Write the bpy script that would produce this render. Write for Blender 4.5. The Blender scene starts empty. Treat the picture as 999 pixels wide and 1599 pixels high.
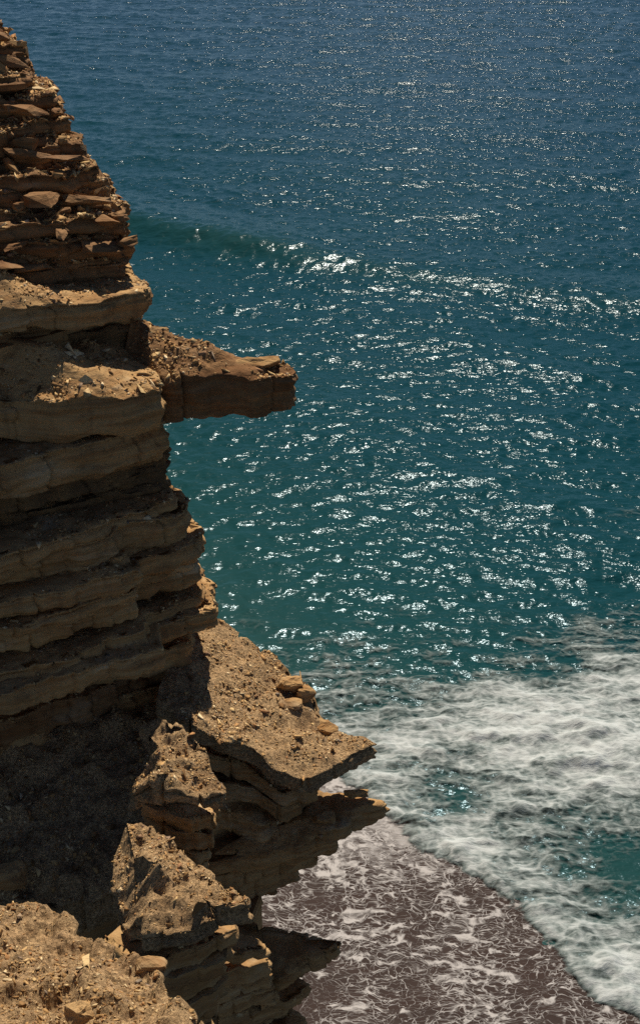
import bpy, bmesh, math, random
import numpy as np
from math import radians as R

random.seed(7); np.random.seed(7)
sc = bpy.context.scene
col = sc.collection

# ------------------------------------------------------------------ camera
CAM_H, PITCH, FV = 40.0, 27.0, 44.0
cam_d = bpy.data.cameras.new('camera'); cam = bpy.data.objects.new('camera', cam_d); col.objects.link(cam)
cam.location = (0, 0, CAM_H); cam.rotation_euler = (R(90 - PITCH), 0, 0)
cam_d.sensor_fit = 'VERTICAL'; cam_d.angle = R(FV); cam_d.clip_start = 0.1; cam_d.clip_end = 20000
sc.camera = cam

# ------------------------------------------------------------------ sky, sun, exposure
SUN_EL, SUN_AZ = 50.0, 4.5            # azimuth to the right of straight ahead (+Y)
w = bpy.data.worlds.new('World'); sc.world = w; w.use_nodes = True
nt = w.node_tree; bg = nt.nodes['Background']
sky = nt.nodes.new('ShaderNodeTexSky'); sky.sky_type = 'NISHITA'; sky.sun_disc = False
sky.sun_elevation = R(SUN_EL); sky.sun_rotation = R(SUN_AZ); sky.air_density = 0.45; sky.dust_density = 0.1; sky.ozone_density = 1.0; sky.altitude = 400
nt.links.new(sky.outputs[0], bg.inputs[0]); bg.inputs[1].default_value = 0.058
sd = bpy.data.lights.new('sun', 'SUN'); sun = bpy.data.objects.new('sun', sd); col.objects.link(sun)
sd.energy = 5.0; sd.angle = R(0.53); sd.color = (1.0, 0.90, 0.75)
sun.rotation_euler = (R(90 - SUN_EL), 0, R(180 - SUN_AZ)); sun.location = (20, 40, 80)
sc.view_settings.view_transform = 'Standard'; sc.view_settings.look = 'None'
sc.view_settings.exposure = 0.2; sc.view_settings.gamma = 1.0
sc.render.engine = 'CYCLES'
sc.cycles.max_bounces = 5; sc.cycles.transparent_max_bounces = 8
sc.cycles.use_denoising = False
sc.cycles.caustics_reflective = False; sc.cycles.caustics_refractive = False
sc.cycles.sample_clamp_direct = 0.0; sc.cycles.sample_clamp_indirect = 4.0

# ------------------------------------------------------------------ helpers
F = 1599 / 2 / math.tan(R(FV / 2))
cp, sp = math.cos(R(PITCH)), math.sin(R(PITCH))
def ray(px, row):
    a = (px - 499.5) / F; b = -(row - 799.5) / F
    return np.array([a, cp + b * sp, -sp + b * cp])
def W(px, row, y):                      # a point of the place seen at that pixel, y metres in front of the viewpoint
    d = ray(px, row); k = y / d[1]
    return np.array([d[0] * k, y, CAM_H + d[2] * k])
def G(px, row, z=0.0):                  # the same on the water level
    d = ray(px, row); k = (z - CAM_H) / d[2]
    return np.array([d[0] * k, d[1] * k, z])

_perm = np.random.RandomState(3).permutation(256).astype(np.int64); _perm = np.concatenate([_perm, _perm, _perm])
_g = np.random.RandomState(4).normal(size=(256, 3)); _g /= np.linalg.norm(_g, axis=1)[:, None]; _g = _g.astype(np.float32)
def pn(x, y, z):
    x = np.asarray(x, np.float32); y = np.asarray(y, np.float32); z = np.asarray(z, np.float32)
    x, y, z = np.broadcast_arrays(x, y, z)
    xi = np.floor(x).astype(np.int64); yi = np.floor(y).astype(np.int64); zi = np.floor(z).astype(np.int64)
    xf = x - xi; yf = y - yi; zf = z - zi
    u = xf * xf * xf * (xf * (xf * 6 - 15) + 10); v = yf * yf * yf * (yf * (yf * 6 - 15) + 10); t = zf * zf * zf * (zf * (zf * 6 - 15) + 10)
    def c(dx, dy, dz):
        h = _perm[_perm[_perm[(xi + dx) & 255] + ((yi + dy) & 255)] + ((zi + dz) & 255)]
        g = _g[h]
        return g[..., 0] * (xf - dx) + g[..., 1] * (yf - dy) + g[..., 2] * (zf - dz)
    a = c(0,0,0); a = a + u * (c(1,0,0) - a); b = c(0,1,0); b = b + u * (c(1,1,0) - b); a = a + v * (b - a)
    d = c(0,0,1); d = d + u * (c(1,0,1) - d); e = c(0,1,1); e = e + u * (c(1,1,1) - e); d = d + v * (e - d)
    return (a + t * (d - a)) * 1.6
def fbm(x, y, z, o=4, lac=2.03, gain=0.5):
    s = 0; a = 1.0; n = 0
    for i in range(o):
        s = s + a * pn(x, y, z); n += a; a *= gain
        x = x * lac + 17.3; y = y * lac + 5.1; z = z * lac + 9.7
    return s / n * 1.5
def h1(i, seed=0):                      # hash of an integer array to 0..1
    v = np.sin(np.asarray(i, np.float64) * 127.1 + seed * 311.7) * 43758.5453
    return v - np.floor(v)
def sstep(a, b, x):
    t = np.clip((x - a) / (b - a), 0, 1); return t * t * (3 - 2 * t)

def mesh_np(name, V, Fq, smooth=True):
    """mesh from an (n,3) array and an (m,4) or (m,3) face array"""
    me = bpy.data.meshes.new(name); k = Fq.shape[1]
    me.vertices.add(len(V)); me.vertices.foreach_set('co', np.ascontiguousarray(V, np.float32).ravel())
    me.loops.add(Fq.size); me.loops.foreach_set('vertex_index', np.ascontiguousarray(Fq, np.int32).ravel())
    me.polygons.add(len(Fq)); me.polygons.foreach_set('loop_start', np.arange(0, Fq.size, k, dtype=np.int32))
    me.polygons.foreach_set('loop_total', np.full(len(Fq), k, np.int32))
    if smooth: me.polygons.foreach_set('use_smooth', np.ones(len(Fq), bool))
    me.update(); me.validate()
    return me
def fattr(me, name, arr):
    a = me.attributes.new(name, 'FLOAT', 'POINT'); a.data.foreach_set('value', np.ascontiguousarray(arr, np.float32))
def obj(name, me, mat=None, parent=None, **props):
    o = bpy.data.objects.new(name, me); col.objects.link(o)
    if mat is not None and me is not None and not me.materials: me.materials.append(mat)
    if parent is not None: o.parent = parent
    for k, v in props.items(): o[k] = v
    return o
def grid_faces(nr, nc):
    i = np.arange(nr - 1)[:, None] * nc + np.arange(nc - 1)[None, :]
    return np.stack([i, i + 1, i + nc + 1, i + nc], -1).reshape(-1, 4)

# ------------------------------------------------------------------ materials
class NT:
    def __init__(s, name):
        s.m = bpy.data.materials.new(name); s.m.use_nodes = True; s.t = s.m.node_tree
        s.b = s.t.nodes['Principled BSDF']; s.out = s.t.nodes['Material Output']
    def n(s, typ, **kw):
        nd = s.t.nodes.new('ShaderNode' + typ)
        for k, v in kw.items(): setattr(nd, k, v)
        return nd
    def l(s, a, b): s.t.links.new(a, b)
    def put(s, sock, v):
        if hasattr(v, 'links') or hasattr(v, 'is_linked'): s.l(v, sock)
        else: sock.default_value = v
    def math(s, op, a, b=0.0, c=None, clamp=False):
        nd = s.n('Math', operation=op, use_clamp=clamp); s.put(nd.inputs[0], a); s.put(nd.inputs[1], b)
        if c is not None: s.put(nd.inputs[2], c)
        return nd.outputs[0]
    def mixc(s, f, a, b, blend='MIX'):
        nd = s.n('Mix', data_type='RGBA', blend_type=blend); s.put(nd.inputs[0], f)
        s.put(nd.inputs[6], (*a, 1) if isinstance(a, tuple) else a); s.put(nd.inputs[7], (*b, 1) if isinstance(b, tuple) else b)
        return nd.outputs[2]
    def mapping(s, scale=(1,1,1), rot=(0,0,0), coord=None):
        if coord is None: coord = s.n('NewGeometry').outputs['Position']
        mp = s.n('Mapping'); s.l(coord, mp.inputs[0]); mp.inputs['Scale'].default_value = scale; mp.inputs['Rotation'].default_value = rot
        return mp.outputs[0]
    def noise(s, vec, scale, detail=4, rough=0.55, dist=0.0):
        nd = s.n('TexNoise'); s.l(vec, nd.inputs['Vector']); nd.inputs['Scale'].default_value = scale
        nd.inputs['Detail'].default_value = detail; nd.inputs['Roughness'].default_value = rough; nd.inputs['Distortion'].default_value = dist
        return nd.outputs['Fac']
    def ramp(s, f, stops):
        nd = s.n('ValToRGB'); s.l(f, nd.inputs[0]); e = nd.color_ramp.elements
        while len(e) < len(stops): e.new(0.5)
        for i, (p, c) in enumerate(stops): e[i].position = p; e[i].color = (*c, 1) if len(c) == 3 else c
        return nd.outputs[0]
    def sm(s, v, a, b):
        nd = s.n('MapRange', interpolation_type='SMOOTHSTEP'); s.put(nd.inputs[0], v); nd.inputs[1].default_value = a; nd.inputs[2].default_value = b
        return nd.outputs[0]
    def bump(s, h, strength, dist, normal=None):
        nd = s.n('Bump'); s.l(h, nd.inputs['Height']); nd.inputs['Strength'].default_value = strength; nd.inputs['Distance'].default_value = dist
        if normal is not None: s.l(normal, nd.inputs['Normal'])
        return nd.outputs[0]
    def attr(s, name): return s.n('Attribute', attribute_name=name).outputs['Fac']

def rock_material(name='bedded_sandstone', tone=(1, 1, 1)):
    k = NT(name); pos = k.mapping()
    strat = k.noise(k.mapping((0.22, 0.22, 2.6)), 1.0, 6, 0.6)
    fine = k.noise(k.mapping((0.5, 0.5, 14.0)), 1.0, 5, 0.6)
    base = k.ramp(strat, [(0.25, (0.19, 0.095, 0.038)), (0.42, (0.37, 0.205, 0.082)), (0.52, (0.50, 0.31, 0.135)), (0.62, (0.35, 0.18, 0.066)), (0.78, (0.55, 0.37, 0.175))])
    stain = k.noise(pos, 0.55, 5, 0.6)
    base = k.mixc(k.math('MULTIPLY', k.sm(stain, 0.50, 0.72), 0.7), base, (0.15, 0.085, 0.04))
    rust = k.noise(pos, 1.7, 6, 0.65)
    base = k.mixc(k.math('MULTIPLY', k.sm(rust, 0.52, 0.72), 0.55), base, (0.30, 0.135, 0.055))
    base = k.mixc(k.math('MULTIPLY', k.sm(fine, 0.40, 0.75), 0.45), base, (0.40, 0.285, 0.16))
    grit = k.noise(pos, 26.0, 4, 0.7)
    base = k.mixc(k.math('MULTIPLY', k.sm(grit, 0.45, 0.7), 0.25), base, (0.12, 0.075, 0.042))
    streak = k.noise(k.mapping((2.4, 2.4, 0.3)), 1.0, 5, 0.6); base = k.mixc(k.math('MULTIPLY', k.sm(streak, 0.54, 0.72), 0.4), base, (0.11, 0.065, 0.04))
    pale = k.noise(k.mapping((0.35, 0.35, 1.6), (0, 0, 1.0)), 1.0, 5, 0.65); base = k.mixc(k.math('MULTIPLY', k.sm(pale, 0.56, 0.70), 0.6), base, (0.58, 0.46, 0.29))
    base = k.mixc(1.0, base, tone, 'MULTIPLY')
    k.l(base, k.b.inputs['Base Color']); k.b.inputs['Roughness'].default_value = 0.93; k.b.inputs['Specular IOR Level'].default_value = 0.15
    b = k.bump(fine, 0.55, 0.05); lump = k.noise(pos, 5.0, 6, 0.65); b = k.bump(lump, 0.7, 0.08, b); b = k.bump(grit, 0.5, 0.02, b)
    k.l(b, k.b.inputs['Normal'])
    return k.m
def scree_material():
    k = NT('scree_soil'); pos = k.mapping()
    a = k.noise(pos, 1.1, 5, 0.6); c = k.noise(pos, 14.0, 5, 0.7); v = k.n('TexVoronoi'); k.l(pos, v.inputs['Vector']); v.inputs['Scale'].default_value = 13.0
    base = k.ramp(a, [(0.3, (0.33, 0.19, 0.078)), (0.55, (0.52, 0.325, 0.14)), (0.75, (0.42, 0.235, 0.095))])
    base = k.mixc(k.math('MULTIPLY', k.sm(c, 0.45, 0.7), 0.6), base, (0.11, 0.068, 0.036))
    bw = k.n('RGBToBW'); k.l(v.outputs['Color'], bw.inputs[0]); base = k.mixc(0.15, base, bw.outputs[0], 'OVERLAY')
    v3 = k.n('TexVoronoi'); k.l(k.mapping((1, 1.5, 1), (0.4, 0.1, 0.8)), v3.inputs['Vector']); v3.inputs['Scale'].default_value = 21.0; bw3 = k.n('RGBToBW'); k.l(v3.outputs['Color'], bw3.inputs[0]); base = k.mixc(0.5, base, bw3.outputs[0], 'OVERLAY')
    hs = k.n('HueSaturation'); hs.inputs['Saturation'].default_value = 0.88; k.l(base, hs.inputs['Color'])
    k.l(hs.outputs[0], k.b.inputs['Base Color']); k.b.inputs['Roughness'].default_value = 0.95; k.b.inputs['Specular IOR Level'].default_value = 0.1
    d2 = k.noise(pos, 6.0, 7, 0.72); v2 = k.n('TexVoronoi'); k.l(k.mapping((1, 1.4, 1), (0.3, 0.2, 0.5)), v2.inputs['Vector']); v2.inputs['Scale'].default_value = 24.0; bw2 = k.n('RGBToBW'); k.l(v2.outputs['Color'], bw2.inputs[0]); b = k.bump(d2, 1.0, 0.10); b = k.bump(bw2.outputs[0], 1.0, 0.06, b); b = k.bump(c, 0.9, 0.05, b); k.l(b, k.b.inputs['Normal'])
    return k.m
def stone_material(joined):
    k = NT('loose_stone_joined' if joined else 'loose_stone')
    rnd = k.attr('tint') if joined else k.n('ObjectInfo').outputs['Random']
    pos = k.mapping()
    base = k.ramp(rnd, [(0.0, (0.20, 0.105, 0.045)), (0.2, (0.38, 0.22, 0.09)), (0.45, (0.50, 0.31, 0.135)), (0.58, (0.40, 0.19, 0.075)), (0.66, (0.27, 0.22, 0.17)), (0.72, (0.46, 0.28, 0.12)), (0.85, (0.66, 0.46, 0.22)), (1.0, (0.74, 0.58, 0.36))])
    g = k.noise(pos, 18.0, 5, 0.7)
    base = k.mixc(k.math('MULTIPLY', k.sm(g, 0.45, 0.72), 0.5), base, (0.13, 0.08, 0.045))
    k.l(base, k.b.inputs['Base Color']); k.b.inputs['Roughness'].default_value = 0.93; k.b.inputs['Specular IOR Level'].default_value = 0.15
    k.l(k.bump(g, 0.6, 0.03), k.b.inputs['Normal'])
    return k.m
def sea_material():
    k = NT('sea_water')
    sh = k.attr('shoal'); turb = k.noise(k.mapping((0.05, 0.05, 0.05)), 1.0, 3, 0.5)
    base = k.ramp(sh, [(0.0, (0.001, 0.030, 0.052)), (0.35, (0.003, 0.036, 0.052)), (0.7, (0.009, 0.046, 0.050)), (1.0, (0.024, 0.064, 0.060))])
    base = k.mixc(k.math('MULTIPLY', turb, 0.3), base, (0.004, 0.05, 0.055))
    k.l(base, k.b.inputs['Base Color']); k.b.inputs['Roughness'].default_value = 0.17; k.b.inputs['Specular IOR Level'].default_value = 0.085; k.b.inputs['Specular Tint'].default_value = (0.30, 0.72, 1, 1); k.b.inputs['IOR'].default_value = 1.33
    n1 = k.noise(k.mapping((1.1, 1.7, 1.0), (0, 0, R(-12))), 1.0, 3, 0.55); n2 = k.noise(k.mapping((3.2, 5.0, 1.0), (0, 0, R(9))), 1.0, 3, 0.55)
    amp = k.math('MULTIPLY_ADD', sh, -0.5, 0.66); b1 = k.n('Bump'); k.l(n1, b1.inputs['Height']); k.l(amp, b1.inputs['Strength']); b1.inputs['Distance'].default_value = 0.32; b = k.bump(n2, 0.18, 0.05, b1.outputs[0]); k.l(b, k.b.inputs['Normal'])
    return k.m
def sand_material():
    k = NT('wet_sand'); pos = k.mapping(); a = k.noise(k.mapping((0.25, 0.5, 1)), 1.0, 4, 0.6); g = k.noise(pos, 9.0, 5, 0.7)
    base = k.ramp(a, [(0.3, (0.024, 0.015, 0.0135)), (0.7, (0.036, 0.023, 0.0205))])
    base = k.mixc(k.math('MULTIPLY', g, 0.3), base, (0.05, 0.034, 0.03))
    film = k.noise(k.mapping((0.35, 0.9, 1), (0, 0, R(-10))), 1.0, 5, 0.6); base = k.mixc(k.sm(film, 0.45, 0.65), base, (0.042, 0.028, 0.025))
    k.l(base, k.b.inputs['Base Color']); k.l(k.math('MULTIPLY_ADD', film, 0.5, 0.28), k.b.inputs['Roughness']); k.b.inputs['Specular IOR Level'].default_value = 0.025
    k.l(k.bump(g, 0.3, 0.02), k.b.inputs['Normal'])
    return k.m
def foam_material():
    k = NT('surf_foam'); m = k.attr('foam'); th = k.attr('thick')
    pos = k.mapping((1, 1, 0.0)); wr = k.n('TexNoise'); k.l(pos, wr.inputs['Vector']); wr.inputs['Scale'].default_value = 0.55; wr.inputs['Detail'].default_value = 4
    off = k.n('VectorMath', operation='MULTIPLY_ADD'); k.l(wr.outputs['Color'], off.inputs[0]); off.inputs[1].default_value = (0.9, 0.9, 0); k.l(pos, off.inputs[2])
    st = k.noise(k.mapping((0.42, 1.15, 1), (0, 0, R(-14)), off.outputs[0]), 1.0, 7, 0.62)
    fi = k.noise(k.mapping((2.4, 3.2, 1), (0, 0, R(-14)), off.outputs[0]), 1.0, 6, 0.65)
    v = k.n('TexVoronoi', feature='DISTANCE_TO_EDGE'); k.l(k.mapping((0.9, 1.6, 1), (0, 0, R(-10)), off.outputs[0]), v.inputs['Vector']); v.inputs['Scale'].default_value = 1.5
    web = k.sm(v.outputs['Distance'], 0.22, 0.0)
    t = k.math('ADD', k.math('MULTIPLY_ADD', st, 2.1, -1.05), k.math('MULTIPLY_ADD', fi, 1.0, -0.5))
    t = k.math('ADD', t, k.math('MULTIPLY', web, 0.20)); t = k.math('ADD', t, k.math('MULTIPLY_ADD', k.noise(pos, 0.16, 3, 0.5), 1.0, -0.55))
    a = k.sm(k.math('ADD', m, t), 0.12, 0.76)
    a = k.math('MULTIPLY', a, k.sm(m, 0.0, 0.12))
    a = k.math('MULTIPLY', a, 0.94)
    c = k.mixc(k.sm(k.math('ADD', m, t), 0.45, 1.25), (0.14, 0.18, 0.18), (0.50, 0.54, 0.545))
    k.l(c, k.b.inputs['Base Color']); k.l(a, k.b.inputs['Alpha']); k.b.inputs['Roughness'].default_value = 0.75; k.b.inputs['Specular IOR Level'].default_value = 0.2
    b = k.bump(st, 0.6, 0.35); b = k.bump(fi, 0.4, 0.08, b); k.l(b, k.b.inputs['Normal'])
    return k.m
def lace_material():
    k = NT('foam_lace'); m = k.attr('foam')
    pos = k.mapping((1, 1, 0.0))
    def warpv(vec, scale, amt, det=3):
        wr = k.n('TexNoise'); k.l(vec, wr.inputs['Vector']); wr.inputs['Scale'].default_value = scale; wr.inputs['Detail'].default_value = det
        off = k.n('VectorMath', operation='MULTIPLY_ADD'); k.l(wr.outputs['Color'], off.inputs[0]); off.inputs[1].default_value = (amt, amt, 0); k.l(vec, off.inputs[2])
        return off.outputs[0]
    p2 = warpv(warpv(pos, 0.5, 1.3), 2.0, 0.34, 3)
    big = k.noise(pos, 0.4, 5, 0.65)
    dens = k.math('ADD', m, k.math('MULTIPLY_ADD', big, 2.0, -1.0))
    tot = None
    for sc_, lo, amp in ((1.3, 0.82, 1.0), (3.2, 0.80, 0.9), (7.0, 0.80, 0.6)):
        v = k.n('TexVoronoi', feature='SMOOTH_F1'); k.l(k.mapping((0.8, 1.75, 1), (0, 0, R(-6)), p2), v.inputs['Vector']); v.inputs['Scale'].default_value = sc_; v.inputs['Smoothness'].default_value = 0.12
        thr = k.math('MULTIPLY_ADD', dens, -0.30, lo)
        e = k.math('MULTIPLY', k.math('DIVIDE', k.math('SUBTRACT', v.outputs['Distance'], thr), 0.16, clamp=True), amp)
        tot = e if tot is None else k.math('MAXIMUM', tot, e)
    for sc_, wd in ((1.2, 0.055), (2.6, 0.07)):
        v = k.n('TexVoronoi', feature='DISTANCE_TO_EDGE'); k.l(k.mapping((0.8, 1.75, 1), (0, 0, R(-6)), p2), v.inputs['Vector']); v.inputs['Scale'].default_value = sc_
        e = k.math('MULTIPLY', k.math('SUBTRACT', 1.0, k.math('DIVIDE', v.outputs['Distance'], k.math('MAXIMUM', k.math('MULTIPLY', dens, wd * 2), 0.01)), clamp=True), 0.9)
        tot = k.math('MAXIMUM', tot, e)
    br = k.noise(p2, 2.6, 6, 0.72)
    a = k.sm(k.math('MULTIPLY', tot, k.math('MULTIPLY_ADD', br, 3.0, -0.75)), 0.10, 0.95)
    solid = k.sm(k.math('ADD', m, k.math('MULTIPLY_ADD', k.noise(k.mapping((0.6, 1.6, 1), (0, 0, R(-6)), p2), 1.1, 7, 0.66), 2.2, -1.1)), 0.62, 1.15)
    a = k.math('MULTIPLY', k.math('MAXIMUM', a, k.math('MULTIPLY', solid, 0.75)), 0.88)
    k.l(a, k.b.inputs['Alpha']); k.b.inputs['Base Color'].default_value = (0.47, 0.45, 0.445, 1); k.b.inputs['Roughness'].default_value = 0.7
    k.b.inputs['Specular IOR Level'].default_value = 0.2
    k.l(k.bump(tot, 0.4, 0.04), k.b.inputs['Normal'])
    return k.m
def shale_material():
    k = NT('crumbly_shale'); pos = k.mapping(); a = k.noise(pos, 1.3, 5, 0.6); c = k.noise(k.mapping((1, 1, 3)), 9.0, 6, 0.7)
    base = k.ramp(a, [(0.3, (0.15, 0.092, 0.05)), (0.55, (0.26, 0.155, 0.07)), (0.75, (0.36, 0.22, 0.095))])
    base = k.mixc(k.math('MULTIPLY', k.sm(c, 0.45, 0.7), 0.6), base, (0.07, 0.05, 0.035))
    k.l(base, k.b.inputs['Base Color']); k.b.inputs['Roughness'].default_value = 0.95; k.b.inputs['Specular IOR Level'].default_value = 0.1
    k.l(k.bump(c, 0.9, 0.08, k.bump(a, 0.5, 0.15)), k.b.inputs['Normal']); return k.m
SHALE = shale_material()
ROCKD = rock_material('purple_brown_sandstone', (0.64, 0.575, 0.58))
ROCK, SCREE, STONE, STONEJ, SEA, SAND, FOAM, LACE = rock_material(), scree_material(), stone_material(False), stone_material(True), sea_material(), sand_material(), foam_material(), lace_material()

# ------------------------------------------------------------------ shoreline frame: s = metres seaward of the wash front
A0, A1 = G(628, 1300), G(999, 1590)
tdir = (A1 - A0)[:2]; tdir /= np.linalg.norm(tdir); ndir = np.array([-tdir[1], tdir[0]])
if ndir[0] < 0: ndir = -ndir
def shore_s(x, y):
    wob = 0.9 * pn(x * 0.2, y * 0.2, 3.3) + 0.9 * np.abs(pn(x * 0.42, y * 0.42, 7.7)) + 0.16 * pn(x * 2.1, y * 2.1, 2.7)
    return (x - A0[0]) * ndir[0] + (y - A0[1]) * ndir[1] + wob

# ------------------------------------------------------------------ sea
def wave_tile(N, L, wind, wdir, lmin, lmax, rms_slope, seed, spread=4, iso=0.2):
    rs = np.random.RandomState(seed)
    k = 2 * np.pi * np.fft.fftfreq(N, L / N); kx, ky = np.meshgrid(k, k, indexing='ij'); kk = np.hypot(kx, ky); kk[0, 0] = 1
    Lw = wind ** 2 / 9.81
    P = np.exp(-1 / (kk * Lw) ** 2) / kk ** 4
    c = (kx * wdir[0] + ky * wdir[1]) / kk
    P *= (iso + np.abs(c) ** spread) * (kk < 2 * np.pi / lmin) * (kk > 2 * np.pi / lmax); P[0, 0] = 0
    H = np.sqrt(P) * (rs.normal(size=(N, N)) + 1j * rs.normal(size=(N, N)))
    h = np.fft.ifft2(H).real; dx = np.fft.ifft2(-1j * kx / kk * H).real; dy = np.fft.ifft2(-1j * ky / kk * H).real
    sx = np.fft.ifft2(1j * kx * H).real; sy = np.fft.ifft2(1j * ky * H).real
    s = rms_slope / math.sqrt((sx ** 2 + sy ** 2).mean())
    return [a * s for a in (h, dx, dy)], N, L
def sample(tile, x, y):
    arr, N, L = tile
    u = x / L * N; v = y / L * N; i = np.floor(u).astype(int); j = np.floor(v).astype(int); fu = u - i; fv = v - j
    i0, i1, j0, j1 = i % N, (i + 1) % N, j % N, (j + 1) % N
    return [a[i0, j0] * (1 - fu) * (1 - fv) + a[i1, j0] * fu * (1 - fv) + a[i0, j1] * (1 - fu) * fv + a[i1, j1] * fu * fv for a in arr]
wd = np.array([-0.25, -0.97]); wd /= np.linalg.norm(wd)
T_BIG = wave_tile(512, 330.0, 6.5, wd, 4.0, 80.0, 0.055, 11, 6)
T_MID = wave_tile(512, 97.0, 4.0, wd, 0.8, 7.0, 0.10, 12, 2, 0.8)
T_SML = wave_tile(512, 31.0, 3.0, np.array([0.1, -1.0]), 0.4, 2.6, 0.20, 13, 2, 1.0)
R0, R1 = G(200, 352), G(999, 482)
rdir = (R1 - R0)[:2]; rl = np.linalg.norm(rdir); rdir /= rl; rn = np.array([-rdir[1], rdir[0]])
if rn[1] < 0: rn = -rn
FACE = [None]
def sea_height(x, y):
    s = shore_s(x, y); calm = (0.2 + 0.5 * sstep(4, 60, s) + 0.5 * sstep(70, 330, s))
    b = sample(T_BIG, x, y); m = sample(T_MID, x, y); q = sample(T_SML, x, y)
    dist = np.hypot(x, y); fs = 1 - 0.85 * sstep(150, 360, dist)
    h = b[0] * calm + m[0] * (0.35 + 0.65 * calm) * (1 + 0.5 * sstep(120, 350, dist)) + q[0] * fs * (0.5 + 0.5 * calm)
    dx = 0.8 * (b[1] * calm + m[1] * calm + q[1] * fs * 0.5); dy = 0.8 * (b[2] * calm + m[2] * calm + q[2] * fs * 0.5)
    e = (x - R0[0]) * rn[0] + (y - R0[1]) * rn[1]; t = (x - R0[0]) * rdir[0] + (y - R0[1]) * rdir[1]
    e = e + 2.5 * pn(t * 0.045, 1.5, 0.5) + 0.8 * pn(t * 0.2, 4.5, e * 0.05)
    amp = (0.9 + 0.35 * pn(t * 0.05, 8.2, 0.1)) * sstep(-60, 0, t) * (1 - 0.68 * sstep(rl * 0.25, rl * 0.9, t))
    h = h + 1.45 * amp * (np.where(e < 0, np.exp(-(e / 4.0) ** 2), np.exp(-(e / 9.0) ** 2))) - 0.35 * amp * np.exp(-((e + 9) / 5.0) ** 2)
    e2 = s - 30 + 2 * pn(x * 0.08, y * 0.08, 5.5)                    # low swells running in behind the surf
    h = h + 0.22 * np.exp(-(e2 / 3.0) ** 2) + 0.25 * np.exp(-((s - 52 + 3 * pn(x * 0.05, y * 0.05, 2.5)) / 5.0) ** 2)
    h = h * sstep(-3, 3, s)
    FACE[0] = amp * np.exp(-((e + 2.2) / 3.2) ** 2)
    return h, dx * sstep(-3, 3, s), dy * sstep(-3, 3, s), s
nr, nc_ = 950, 420
yy = 26.0 * np.exp(np.linspace(0, math.log(620 / 26.0), nr)); yy = np.concatenate([yy, [700, 850, 1100, 1500, 2200, 3500, 6000]])
th = np.linspace(-R(16), R(16), nc_); th = np.concatenate([np.linspace(-R(70), -R(17), 40), th, np.linspace(R(17), R(70), 40)])
Yg = np.repeat(yy[:, None], len(th), 1); Xg = Yg * np.tan(th)[None, :]
h, dx, dy, s_ = sea_height(Xg, Yg)
far = 1 - sstep(560, 700, Yg); side = 1 - sstep(R(17.5), R(22), np.abs(th))[None, :]
h = h * far * side; V = np.stack([Xg - dx * far * side, Yg - dy * far * side, h], -1).reshape(-1, 3)
me = mesh_np('sea', V, grid_faces(len(yy), len(th)))
shoal = 0.35 * FACE[0] + np.clip(0.92 * np.exp(-np.maximum(s_, 0) / 42.0) + 0.16 * np.exp(-((s_ - 80) / 40.0) ** 2), 0, 1)
fattr(me, 'shoal', (shoal + 0.05 * pn(Xg * 0.04, Yg * 0.04, 1.0)).ravel())
obj('sea', me, SEA, kind='structure', label='deep teal sea glittering in the sun with small waves')

# ------------------------------------------------------------------ beach
xs = np.linspace(-60, 60, 160); ys = np.linspace(4, 90, 120); Xb, Yb = np.meshgrid(xs, ys)
def beach_z(x, y):
    s = (x - A0[0]) * ndir[0] + (y - A0[1]) * ndir[1]
    return np.where(s < 0, -0.035 * s, -0.06 * s) + 0.05 * pn(x * 0.15, y * 0.15, 0.4) + 0.03
Zb = beach_z(Xb, Yb)
me = mesh_np('beach', np.stack([Xb, Yb, Zb], -1).reshape(-1, 3), grid_faces(120, 160))
obj('beach', me, SAND, kind='structure', label='dark wet sand beach at the foot of the cliff')

# ------------------------------------------------------------------ foam (surf on the water, lace on the sand)
def field(ctrl, sig):
    P = np.array([G(a, b)[:2] for a, b, _ in ctrl]); D = np.array([c for *_, c in ctrl])
    def f(x, y):
        num = np.zeros(x.shape); den = np.full(x.shape, 1e-9)
        for p, d in zip(P, D):
            g = np.exp(-((x - p[0]) ** 2 + (y - p[1]) ** 2) / (2 * sig ** 2)); num += g * d; den += g
        return num / den
    return f
SURF = [(300,940,0),(500,940,0),(700,930,.02),(850,930,0),(999,920,.0),(1100,900,.05),(400,990,.05),(600,985,.06),(800,985,.06),(990,980,.16),(1100,970,.2),
    (460,1040,.12),(560,1040,.12),(700,1040,.08),(850,1040,.28),(990,1040,.62),(1100,1030,.7),(500,1100,.36),(580,1100,.36),(660,1095,.42),(760,1095,.75),(900,1100,.80),(990,1100,.80),(1100,1100,.8),
    (560,1150,.7),(630,1155,.78),(720,1160,.88),(850,1160,.92),(990,1160,.95),(1100,1160,.9),(540,1212,.38),(595,1205,.72),(650,1222,.30),(715,1215,.45),(800,1205,.95),(900,1205,.95),(990,1210,.95),(1100,1210,.9),
    (600,1245,.7),(650,1248,.25),(710,1245,.22),(800,1250,.75),(880,1250,.85),(990,1250,.85),(560,1285,.5),(620,1280,.8),(700,1285,.66),(780,1285,.8),(860,1290,.75),(930,1285,.12),(990,1290,.2),(1100,1290,.5),
    (640,1330,.8),(690,1340,.85),(760,1340,.85),(840,1340,.75),(920,1345,.05),(990,1350,-.1),(1100,1350,0),(720,1390,.85),(780,1395,.9),(850,1400,.7),(910,1395,.1),(980,1400,-.05),(1100,1410,.4),
    (780,1440,.85),(850,1455,.92),(930,1450,.8),(1000,1460,.65),(1100,1470,.6),(850,1490,.88),(920,1510,.92),(1000,1520,.85),(930,1550,.9),(1000,1575,.92),(1080,1600,.9)]
fs_ = field(SURF, 1.5)
n1, n2 = 430, 330
u = np.linspace(-9, 34, n1); v = np.linspace(32, 82, n2); Xf, Yf = np.meshgrid(u, v)
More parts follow.
